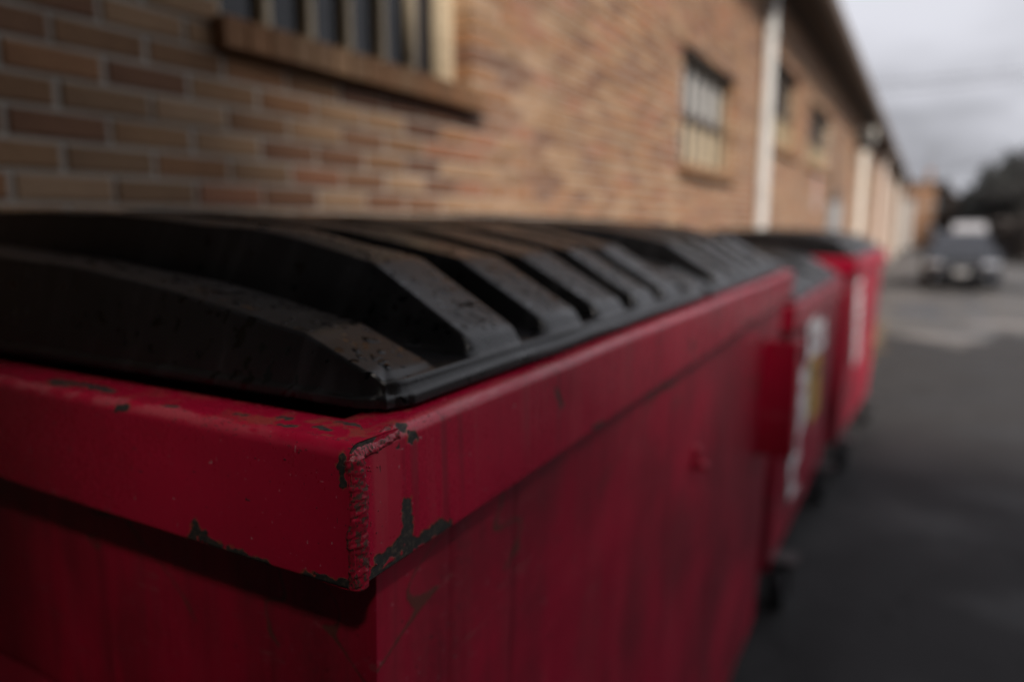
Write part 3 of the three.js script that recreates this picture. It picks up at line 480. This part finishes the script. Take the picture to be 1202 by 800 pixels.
  for (let i = 0; i < 2; i++) { const m = obj('lid', lid, lidM, d); m.position.set(-0.031, top + 0.004, -0.075 - gap - i * (lw + gap)); m.rotation.z = i && detailed ? -0.004 : 0; m.userData.label = 'black ribbed plastic lid spotted with rain'; if (detailed) raindrops(m, 71 + i, 520); }
  obj('hinge_rod', cyl(0.012, 0.012, L - 0.1, -D + 0.02, top + 0.03, -L / 2, 'z', 12), darkSteel, d);
  for (const x of [detailed ? -0.13 : -0.03, -D + 0.2]) for (const z of [-0.25, -L + 0.25]) caster(d, x, z);
  return d;
}
const TOP1 = EYE - 0.15;
const d1 = dumpster('red dumpster with a chipped welded rim corner and black ribbed lids', [-0.33, 0, -0.346], 0.0225, L1, TOP1, true);
{
  const y = TOP1, v = weldBead([[[0, y - 0.007, -0.0060], [1, 0, 0.4]], [[0, y - 0.03, -0.0068], [1, 0, 0.4]], [[0, y - 0.06, -0.0060], [1, 0, 0.4]], [[0, y - 0.085, -0.0070], [1, 0, 0.4]], [[-0.001, y - 0.1085, -0.0065], [1, -0.2, 0.4]]], 41, 0.0062);
  const h = weldBead([[[-0.0005, y - 0.010, -0.004], [1, 0.5, 0.1]], [[-0.0015, y - 0.0060, -0.012], [1, 0.7, 0]], [[-0.0025, y - 0.0065, -0.03], [1, 0.7, 0]], [[-0.0025, y - 0.0045, -0.045], [1, 0.8, 0]], [[-0.0035, y - 0.0035, -0.058], [1, 0.8, 0]]], 47, 0.0048);
  obj('weld_bead', v, weldM, d1); obj('weld_bead', h, weldM, d1);
  { const r = rng(17), gs = []; for (let i = 0; i < 26; i++) { const q = 0.0005 + 0.0009 * r() * r(); gs.push(new THREE.SphereGeometry(q, 6, 4).translate(0.0004, y - 0.012 - 0.09 * r(), -0.014 - 0.03 * r() * r())); } obj('weld_spatter', gs, weldM, d1); }
  // bracket that stands out from the front panel near the far end
  const b = new THREE.Group(); b.name = 'side_bracket'; b.position.set(-0.05, y - 0.19, -1.86); d1.add(b);
  obj('face_plate', box(0.12, 0.36, 0.012, 0.06, -0.18, 0, 0.003), frontRimM, b); obj('return_plate', box(0.012, 0.35, 0.1, 0.114, -0.18, -0.057, 0.003), frontRimM, b); obj('gusset', box(0.115, 0.012, 0.1, 0.06, -0.33, -0.057, 0.003), panelM, b);
  obj('pull_hook', [box(0.02, 0.05, 0.022, -0.03, y - 0.33, -1.08, 0.005), box(0.03, 0.016, 0.022, -0.018, y - 0.347, -1.08, 0.004)], panelM, d1);
}
const d2 = dumpster('lower red dumpster with white lettering and a yellow sticker on its front', [-0.405, 0, -2.83], 0.0, 1.86, 1.33, false);
const d3 = dumpster('red dumpster with an upright white label standing last in the row', [-0.36, 0, -4.86], -0.042, 1.86, 1.43, false);
// painted lettering and stickers, too worn and far to read
function decal(parent, name, w, h, draw, x, y, z, tilt) {
  const c = document.createElement('canvas'); c.width = 128; c.height = Math.round(128 * h / w); const g = c.getContext('2d'); g.clearRect(0, 0, c.width, c.height); draw(g, c.width, c.height);
  const t = new THREE.CanvasTexture(c); t.colorSpace = THREE.SRGBColorSpace; const p = new THREE.PlaneGeometry(w, h); p.rotateY(Math.PI / 2); p.rotateZ(tilt); p.translate(x, y, z);
  return obj(name, p, mat({ map: t, roughness: 0.45, transparent: true, alphaTest: 0.5 }), parent);
}
const glyphs = (g, x, y, w, h, n, seed, col) => { const r = rng(seed); g.fillStyle = col; for (let i = 0; i < n; i++) { const y0 = y + h * i / n, hh = h / n * 0.9; g.fillRect(x, y0, w * 0.42, hh); g.fillRect(x, y0 + (r() < 0.5 ? 0 : hh * 0.7), w, hh * 0.3); if (r() < 0.7) g.fillRect(x + w * 0.7, y0, w * 0.3, hh * (0.5 + 0.5 * r())); if (r() < 0.5) g.fillRect(x, y0 + hh * 0.4, w * 0.8, hh * 0.25); } };
const slope = 0.035 / 1.1, onFront = (d, y, top) => -0.022 - 0.035 * ((top - 0.1 - y) / (top - 0.275)) + 0.014;
decal(d2, 'lettering', 0.62, 0.22, (g, w, h) => { g.fillStyle = '#fbfafa'; g.fillRect(w * 0.05, h * 0.1, w * 0.5, h * 0.8); g.fillRect(w * 0.6, h * 0.3, w * 0.36, h * 0.65); g.clearRect(w * 0.2, h * 0.3, w * 0.12, h * 0.35); g.clearRect(w * 0.36, h * 0.55, w * 0.14, h * 0.2); g.clearRect(w * 0.7, h * 0.5, w * 0.14, h * 0.2); }, onFront(d2, 1.12, 1.33) + 0.002, 1.12, -0.78, slope);
decal(d2, 'lettering', 0.3, 0.32, (g, w, h) => glyphs(g, w * 0.1, h * 0.02, w * 0.8, h * 0.96, 3, 3, '#faf9f9'), onFront(d2, 0.8, 1.33) + 0.006, 0.86, -0.50, slope);
decal(d2, 'lettering', 0.28, 0.3, (g, w, h) => glyphs(g, w * 0.1, h * 0.02, w * 0.8, h * 0.96, 3, 13, '#faf9f9'), onFront(d2, 0.6, 1.33) + 0.006, 0.58, -0.40, slope);
decal(d2, 'yellow_sticker', 0.36, 0.3, (g, w, h) => { g.fillStyle = '#e0b040'; g.fillRect(0, 0, w, h); g.fillStyle = '#5b4718'; for (const k of [0.15, 0.42, 0.6, 0.78]) g.fillRect(w * 0.12, h * k, w * 0.76, h * (k < 0.2 ? 0.16 : 0.06)); }, onFront(d2, 0.83, 1.33) + 0.003, 0.84, -0.88, slope);
decal(d3, 'lettering', 0.32, 0.6, (g, w, h) => { glyphs(g, w * 0.14, h * 0.02, w * 0.74, h * 0.96, 7, 8, '#fbfafb'); }, onFront(d3, 1.0, 1.43) + 0.004, 0.98, -0.40, slope);

// ------------------------------------------------------------------ farther down the alley
{ // white ribbed shed beyond the brick building
  const s = thing('metal_shed', 'pale ribbed metal shed beyond the end of the brick building', 'shed', [-1.1, 0, -57]);
  const m = plain(0.42, 0.41, 0.39, 0.55), m2 = plain(0.10, 0.095, 0.09, 0.6);
  obj('wall', box(5, 3.5, 5.6, -2.52, 1.75, -2.9), m, s);
  for (let i = 0; i < 14; i++) { obj('wall_rib', box(0.06, 3.4, 0.1, 0.0, 1.72, -0.25 - i * 0.4, 0.01), m, s); obj('wall_rib', box(0.1, 3.4, 0.06, -0.25 - i * 0.34, 1.72, -0.08, 0.01), m, s); }
  obj('roof', box(5.3, 0.16, 6, -2.5, 3.59, -2.9, 0.02), m2, s); obj('door', box(0.05, 2.3, 1.2, 0.012, 1.2, -3.1, 0.01), m2, s);
}
function brickBlock(label, pos, w, h, dp) {
  const s = thing('brick_block', label, 'building', pos), tan = mat({ ...brickT, color: rgb(0.30, 0.17, 0.10), bumpScale: 0.004 }), trim = plain(0.12, 0.1, 0.09, 0.7);
  obj('wall', box(w, h, dp, 0, h / 2, 0), tan, s); obj('cornice', box(w + 0.24, 0.22, dp + 0.24, 0, h + 0.06, 0, 0.02), trim, s); obj('band', box(w + 0.08, 0.16, dp + 0.08, 0, h * 0.62, 0, 0.02), plain(0.35, 0.3, 0.25, 0.8), s);
  for (let i = 0; i < 2; i++) { const wd = obj('window', box(0.06, 1.1, 1.2, w / 2 + 0.005, h * 0.42, dp / 2 - 1.8 - i * 3, 0.01), trim, s); obj('pane', box(0.02, 0.95, 1.05, w / 2 + 0.034, h * 0.42, dp / 2 - 1.8 - i * 3), pane, wd); }
  obj('chimney', [box(0.4, 0.9, 0.4, w / 2 - 0.5, h + 0.6, dp / 2 - 0.6, 0.02)], tan, s); obj('antenna_mast', cyl(0.03, 0.03, 1.8, w / 2 - 0.5, h + 1.95, dp / 2 - 0.6), trim, s);
}
brickBlock('small tan brick block with a flat roof past the pale shed', [-2.4, 0, -71], 5.4, 4.95, 10);

// parked car seen from its front, built facing +z with the origin on the ground under its front bumper
function sideExtrude(pts, half, bevel, taper) {
  const s = new THREE.Shape(); s.moveTo(...pts[0]); for (let i = 1; i < pts.length; i++) { const p = pts[i]; p.length === 4 ? s.quadraticCurveTo(...p) : s.lineTo(...p); } s.closePath();
  const g = new THREE.ExtrudeGeometry(s, { depth: 2 * (half - bevel), bevelEnabled: true, bevelSize: bevel, bevelThickness: bevel, bevelSegments: 4, curveSegments: 8 }); g.translate(0, 0, -(half - bevel)); g.rotateY(-Math.PI / 2);
  const p = g.attributes.position; if (taper) for (let i = 0; i < p.count; i++) p.setX(i, p.getX(i) * taper(p.getY(i), p.getZ(i))); g.computeVertexNormals(); return g;   // shape x -> +z
}
function wheel(parent, x, z, r) { const w = new THREE.Group(); w.name = 'wheel'; w.position.set(x, r, z); parent.add(w); obj('tyre', new THREE.TorusGeometry(r - 0.075, 0.075, 12, 30).rotateY(Math.PI / 2).scale(1.35, 1, 1), rubber, w); obj('rim', [cyl(r - 0.13, r - 0.13, 0.14, 0, 0, 0, 'x', 24), cyl(0.05, 0.05, 0.17, 0, 0, 0, 'x', 12)], plain(0.35, 0.35, 0.36, 0.35, 0.8), w); }
function sedan(label, pos, turn, colour) {
  const c = thing('parked_car', label, 'car', pos, turn), body = new THREE.MeshPhysicalMaterial({ color: rgb(...colour), roughness: 0.5, specularIntensity: 0.3, clearcoat: 0.2, clearcoatRoughness: 0.08 }), glass = new THREE.MeshPhysicalMaterial({ color: rgb(0.02, 0.022, 0.028), roughness: 0.05 }), black = plain(0.012, 0.012, 0.013, 0.5), chrome = plain(0.7, 0.7, 0.72, 0.15, 1), lamp = new THREE.MeshPhysicalMaterial({ color: rgb(0.5, 0.52, 0.56), roughness: 0.12, metalness: 0.6, clearcoat: 1 });
  obj('body', sideExtrude([[-0.02, 0.22], [0.02, 0.5], [-0.08, 0.72], [-0.5, 0.86, -1.1, 0.93], [-3.7, 0.98], [-4.4, 0.95, -4.5, 0.7], [-4.5, 0.3], [-4.3, 0.2], [-3.95, 0.2], [-3.9, 0.52, -3.55, 0.56], [-3.2, 0.52, -3.15, 0.2], [-1.15, 0.2], [-1.1, 0.52, -0.8, 0.56], [-0.45, 0.52, -0.4, 0.2]], 0.88, 0.06, (y, z) => (z > -0.5 ? 1 - 0.28 * ((z + 0.5) / 0.5) ** 2 : 1) * (y > 0.6 ? 1 - 0.06 * (y - 0.6) / 0.35 : 1)), body, c);
  obj('cabin', sideExtrude([[-1.05, 0.9], [-1.7, 1.33, -2.05, 1.38], [-2.6, 1.43, -3.1, 1.36], [-3.5, 1.22, -3.95, 0.96]], 0.78, 0.05, y => 1 - 0.2 * (y - 0.9) / 0.5), body, c);
  const quad = (a, b, d, e) => { const g = new THREE.BufferGeometry(); g.setAttribute('position', new THREE.Float32BufferAttribute([...a, ...b, ...d, ...a, ...d, ...e], 3)); g.setAttribute('uv', new THREE.Float32BufferAttribute([0, 0, 1, 0, 1, 1, 0, 0, 1, 1, 0, 1], 2)); g.computeVertexNormals(); return g; };
  const thick = (g, dx, dy, dz) => { const h = g.clone(); h.translate(dx, dy, dz); return [g, h]; };
  obj('windscreen', thick(quad([-0.66, 0.97, -1.07], [0.66, 0.97, -1.07], [0.56, 1.33, -1.66], [-0.56, 1.33, -1.66]), 0, 0.02, 0.016), glass, c);
  obj('rear_window', thick(quad([0.6, 1.02, -3.86], [-0.6, 1.02, -3.86], [-0.55, 1.3, -3.32], [0.55, 1.3, -3.32]), 0, 0.02, -0.01), glass, c);
  for (const s of [-1, 1]) {
    obj('side_window', thick(quad([s * 0.80, 0.99, -1.5], [s * 0.80, 0.99, -2.45], [s * 0.70, 1.32, -2.4], [s * 0.72, 1.28, -1.85]), s * 0.004, 0, 0), glass, c); obj('side_window', thick(quad([s * 0.80, 0.99, -2.52], [s * 0.80, 0.99, -3.4], [s * 0.71, 1.26, -3.2], [s * 0.70, 1.32, -2.47]), s * 0.004, 0, 0), glass, c);
    const h = box(0.42, 0.15, 0.16, 0, 0, 0, 0.05); h.rotateY(s * 0.45); h.translate(s * 0.6, 0.66, -0.02); obj('headlight', h, lamp, c);
    obj('wing_mirror', [box(0.2, 0.12, 0.09, s * 0.94, 1.0, -1.55, 0.04), box(0.1, 0.03, 0.04, s * 0.83, 0.95, -1.56)], body, c); obj('fog_light', cyl(0.05, 0.05, 0.04, s * 0.56, 0.36, 0.06, 'z'), lamp, c);
    wheel(c, s * 0.77, -0.78, 0.31); wheel(c, s * 0.77, -3.53, 0.31);
    obj('wiper', box(0.5, 0.012, 0.02, s * 0.28, 0.985, -1.03), black, c);
  }
  obj('grille', box(0.62, 0.16, 0.05, 0, 0.62, 0.06, 0.02), black, c); obj('grille_bar', box(0.58, 0.02, 0.03, 0, 0.63, 0.09, 0.006), chrome, c);
  obj('lower_intake', box(0.95, 0.14, 0.05, 0, 0.36, 0.06, 0.02), black, c); obj('bumper', box(1.25, 0.1, 0.1, 0, 0.47, 0.05, 0.03), body, c); obj('number_plate', box(0.32, 0.15, 0.012, 0, 0.48, 0.108, 0.004), plain(0.3, 0.3, 0.3, 0.5), c);
  return c;
}
sedan('dark blue parked sedan facing along the alley with sky on its bonnet', [0.80, 0, -20.9], 0, [0.006, 0.007, 0.010]);
sedan('grey parked sedan at the foot of the dark trees', [5.9, 0, -44], 0.1, [0.25, 0.25, 0.27]);
{ // white van behind the car
  const c = thing('parked_van', 'white van parked behind the dark blue sedan', 'van', [2.0, 0, -46]), w = new THREE.MeshPhysicalMaterial({ color: rgb(0.28, 0.28, 0.29), roughness: 0.35, clearcoat: 0.7 }), g = new THREE.MeshPhysicalMaterial({ color: rgb(0.02, 0.02, 0.025), roughness: 0.06 }), k = plain(0.02, 0.02, 0.02, 0.6);
  obj('body', sideExtrude([[0, 0.25], [0.02, 0.7], [-0.5, 0.95, -0.8, 1.0], [-1.3, 1.6, -1.55, 1.66], [-2.2, 1.72, -4.6, 1.7], [-4.75, 1.5], [-4.75, 0.25]], 0.86, 0.07, (y) => y > 1 ? 1 - 0.1 * (y - 1) / 0.7 : 1), w, c);
  const ws = box(1.3, 0.62, 0.02); ws.rotateX(-0.85); ws.translate(0, 1.32, -1.09); obj('windscreen', ws, g, c);
  for (const s of [-1, 1]) { obj('side_window', box(0.02, 0.4, 0.8, s * 0.83, 1.25, -1.95, 0.008), g, c); obj('headlight', box(0.24, 0.16, 0.1, s * 0.64, 0.72, -0.02, 0.03), plain(0.6, 0.6, 0.62, 0.2), c); wheel(c, s * 0.76, -0.85, 0.32); wheel(c, s * 0.76, -3.8, 0.32); }
  obj('grille', box(0.7, 0.16, 0.06, 0, 0.62, 0.01, 0.02), k, c); obj('bumper', box(1.6, 0.2, 0.12, 0, 0.38, 0.02, 0.04), k, c);
}
// trees: trunk, limbs and a crown of leafy twigs
const bark = plain(0.05, 0.042, 0.036, 0.9);
const leafMats = [[0.034, 0.036, 0.034], [0.045, 0.044, 0.042], [0.05, 0.042, 0.038]].map(c => mat({ color: rgb(...c), roughness: 0.9, side: THREE.DoubleSide }));
function tree(name, label, x, z, h, rx, ry, kind, seed, n = 5200) {
  const t = thing(name, label, 'tree', [x, 0, z], 0, 'dark trees at the end of the alley'), r = rng(seed), cy = h - ry;
  obj('trunk', new THREE.CylinderGeometry(0.09, 0.2, cy + 0.2, 10, 4).translate(0, (cy + 0.2) / 2, 0), bark, t);
  const tips = [];
  for (let i = 0; i < 9; i++) { const a = r() * 6.283, e = 0.2 + r() * 1.1, l = (0.5 + 0.5 * r()), y0 = cy * (0.6 + 0.4 * r()), q = new THREE.Vector3(Math.cos(a) * Math.cos(e) * rx * l, cy + Math.sin(e) * ry * l * 0.9, Math.sin(a) * Math.cos(e) * rx * l); const c = new THREE.CatmullRomCurve3([new THREE.Vector3(0, y0, 0), new THREE.Vector3(q.x * 0.4, mix(y0, q.y, 0.55), q.z * 0.4), q]); obj('limb', new THREE.TubeGeometry(c, 6, 0.045, 5), bark, t); tips.push(q); }
  const P = [], clumps = []; for (let i = 0; i < 46; i++) { const a = r() * 6.283, u = r() * 2 - 1, k = Math.cbrt(0.15 + 0.85 * r()) * (0.8 + 0.3 * r()), w = Math.sqrt(1 - u * u); clumps.push([Math.cos(a) * w * rx * k, cy + u * ry * k, Math.sin(a) * w * rx * k, 0.35 + 0.4 * r()]); }
  for (let i = 0; i < n; i++) {
    const c = clumps[Math.floor(r() * clumps.length)], g = () => (r() + r() + r() - 1.5) * 1.1, s = 0.09 + 0.12 * r(), o = new THREE.Vector3(c[0] + g() * c[3] * rx * 0.42, c[1] + g() * c[3] * ry * 0.42, c[2] + g() * c[3] * rx * 0.42);
    const d = new THREE.Vector3(r() - 0.5, r() - 0.5, r() - 0.5).normalize(), e = new THREE.Vector3(r() - 0.5, r() - 0.5, r() - 0.5).cross(d).normalize();
    const A = o.clone().addScaledVector(d, s), B = o.clone().addScaledVector(e, s * 0.5), C = o.clone().addScaledVector(d, -s), D = o.clone().addScaledVector(e, -s * 0.5); for (const q of [A, B, C, A, C, D]) P.push(q.x, q.y, q.z);
  }
  const g = new THREE.BufferGeometry(); g.setAttribute('position', new THREE.Float32BufferAttribute(P, 3)); g.computeVertexNormals(); obj('crown', g, leafMats[kind], t);
}
const treeLabels = ['broad dark evergreen behind the white van', 'round bushy tree between the evergreens', 'short brownish tree beside the tan brick block', 'thin tall brownish tree directly behind the tan brick block', 'tallest dark evergreen above the hedges', 'low bush-like tree beside the grey parked sedan', 'bushy tree standing behind the broad evergreen', 'small dark evergreen behind the short brownish tree', 'tall bushy tree behind the tallest evergreen'];
[[3.9, -63, 5.9, 1.7, 2.5, 0], [5.6, -60, 5.4, 1.7, 2.4, 1], [2.1, -70, 3.9, 1.1, 1.8, 2], [1.1, -76, 5.4, 0.9, 2.4, 2], [6.3, -66, 7.2, 2.0, 2.8, 0], [6.6, -50, 3.2, 1.3, 1.6, 1], [4.2, -74, 4.6, 1.6, 2.2, 1], [2.9, -80, 4.2, 1.5, 2.0, 0], [7.2, -70, 7.0, 2.2, 2.9, 1]].forEach(([x, z, h, rx, ry, k], i) => tree('dark_tree', treeLabels[i], x, z, h, rx * 1.25, ry * 1.1, k, 900 + i));
{ // hedge at the foot of the trees
  const r = rng(31), P = []; for (let i = 0; i < 9000; i++) { const x = 1.6 + 12 * r(), z = -58 - 1.6 * r() - (x - 1.6) * 0.1, y = (1.5 + 0.5 * fbm(x * 1.5, 1, 3, 6)) * Math.sqrt(r()), s = 0.08 + 0.08 * r(); const d = new THREE.Vector3(r() - 0.5, r() - 0.5, r() - 0.5).normalize(), e = new THREE.Vector3(r() - 0.5, r() - 0.5, r() - 0.5).cross(d).normalize(), o = new THREE.Vector3(x, y + 0.02, z); for (const [a, b] of [[1, 0], [0, 0.6], [-1, 0], [1, 0], [-1, 0], [0, -0.6]]) { const q = o.clone().addScaledVector(d, a * s).addScaledVector(e, b * s); P.push(q.x, Math.max(0.01, q.y), q.z); } }
  const g = new THREE.BufferGeometry(); g.setAttribute('position', new THREE.Float32BufferAttribute(P, 3)); g.computeVertexNormals(); const m = obj('hedge', g, leafMats[0]); tagged(m, 'dark hedge running below the trees at the alley end', 'hedge');
}
{ // low hedge along the right of the alley
  const r = rng(37), P = []; for (let i = 0; i < 9000; i++) { const z = -36 - 19 * r(), x = 3.3 + 1.1 * r() + 0.2 * Math.sin(z), y = (1.5 + 0.6 * fbm(z * 0.8, 1, 3, 6)) * Math.sqrt(r()), q = 0.08 + 0.1 * r(); const d = new THREE.Vector3(r() - 0.5, r() - 0.5, r() - 0.5).normalize(), e = new THREE.Vector3(r() - 0.5, r() - 0.5, r() - 0.5).cross(d).normalize(), o = new THREE.Vector3(x, y + 0.02, z); for (const [a, b] of [[1, 0], [0, 0.6], [-1, 0], [1, 0], [-1, 0], [0, -0.6]]) { const v = o.clone().addScaledVector(d, a * q).addScaledVector(e, b * q); P.push(v.x, Math.max(0.01, v.y), v.z); } }
  const g = new THREE.BufferGeometry(); g.setAttribute('position', new THREE.Float32BufferAttribute(P, 3)); g.computeVertexNormals(); const m = obj('hedge', g, leafMats[2]); tagged(m, 'low brown hedge along the open side of the alley', 'hedge');
}
{ // utility pole outside the frame and the wires it carries across the alley
  const p = thing('utility_pole', 'tall wooden utility pole with a cross arm beside the alley', 'utility pole', [9, 0, -32]), wood = plain(0.10, 0.075, 0.055, 0.9);
  obj('pole', new THREE.CylinderGeometry(0.11, 0.16, 8.6, 14).translate(0, 4.3, 0), wood, p); obj('cross_arm', box(0.1, 0.12, 2.2, 0, 7.2, 0, 0.01), wood, p); for (const z of [-0.9, 0.9]) obj('insulator', cyl(0.04, 0.05, 0.14, 0, 7.32, z), plain(0.3, 0.28, 0.25, 0.3), p);
  const q = thing('utility_pole', 'wooden utility pole standing behind the brick building', 'utility pole', [-12, 0, -31]); obj('pole', new THREE.CylinderGeometry(0.11, 0.16, 8.2, 14).translate(0, 4.1, 0), wood, q); obj('cross_arm', box(0.1, 0.12, 2.2, 0, 7.4, 0, 0.01), wood, q);
  const cable = plain(0.02, 0.02, 0.022, 0.6);
  const wire = (a, b, sag, rad, label) => { const A = new THREE.Vector3(...a), B = new THREE.Vector3(...b), pts = []; for (let i = 0; i <= 14; i++) { const t = i / 14, v = A.clone().lerp(B, t); v.y -= sag * 4 * t * (1 - t); pts.push(v); } const m = obj('overhead_wire', new THREE.TubeGeometry(new THREE.CatmullRomCurve3(pts), 28, rad, 6), cable); tagged(m, label, 'wire'); };
  wire([-12, 7.5, -31.9], [9, 7.42, -32.9], 0.35, 0.018, 'upper overhead wire crossing the sky above the brick building'); wire([-12, 7.5, -30.1], [9, 7.42, -31.1], 0.95, 0.018, 'lower overhead wire crossing the sky above the brick building');
  wire([-1.12, 4.24, -49], [8.94, 6.6, -32], 0.25, 0.025, 'slanting service cable running from the eaves to the pole');
}
{ // leaf litter and rubble against the wall
  const r = rng(63), P = []; for (let i = 0; i < 900; i++) { const x = -0.95 + (r() + r() - 1) * 0.62, z = -11.2 + (r() + r() - 1) * 2.4, y = 0.015 + 0.10 * r() * Math.exp(-(((x + 0.95) / 0.4) ** 2)), s = 0.03 + 0.04 * r(), a = r() * 6.28, e = (r() - 0.5) * 1.2; const c = Math.cos(a) * s, d = Math.sin(a) * s; for (const [u, v] of [[1, 0], [0, 0.6], [-1, 0], [1, 0], [-1, 0], [0, -0.6]]) P.push(x + c * u - d * v, Math.max(0.009, y + e * s * u), z + d * u + c * v); }
  const g = new THREE.BufferGeometry(); g.setAttribute('position', new THREE.Float32BufferAttribute(P, 3)); g.computeVertexNormals(); const m = obj('leaf_litter', g, mat({ color: rgb(0.20, 0.14, 0.085), roughness: 0.9, side: THREE.DoubleSide })); tagged(m, 'drift of brown fallen leaves on the asphalt beside the wall', 'leaves', undefined, 'stuff');
}
renderer.render(scene, camera);
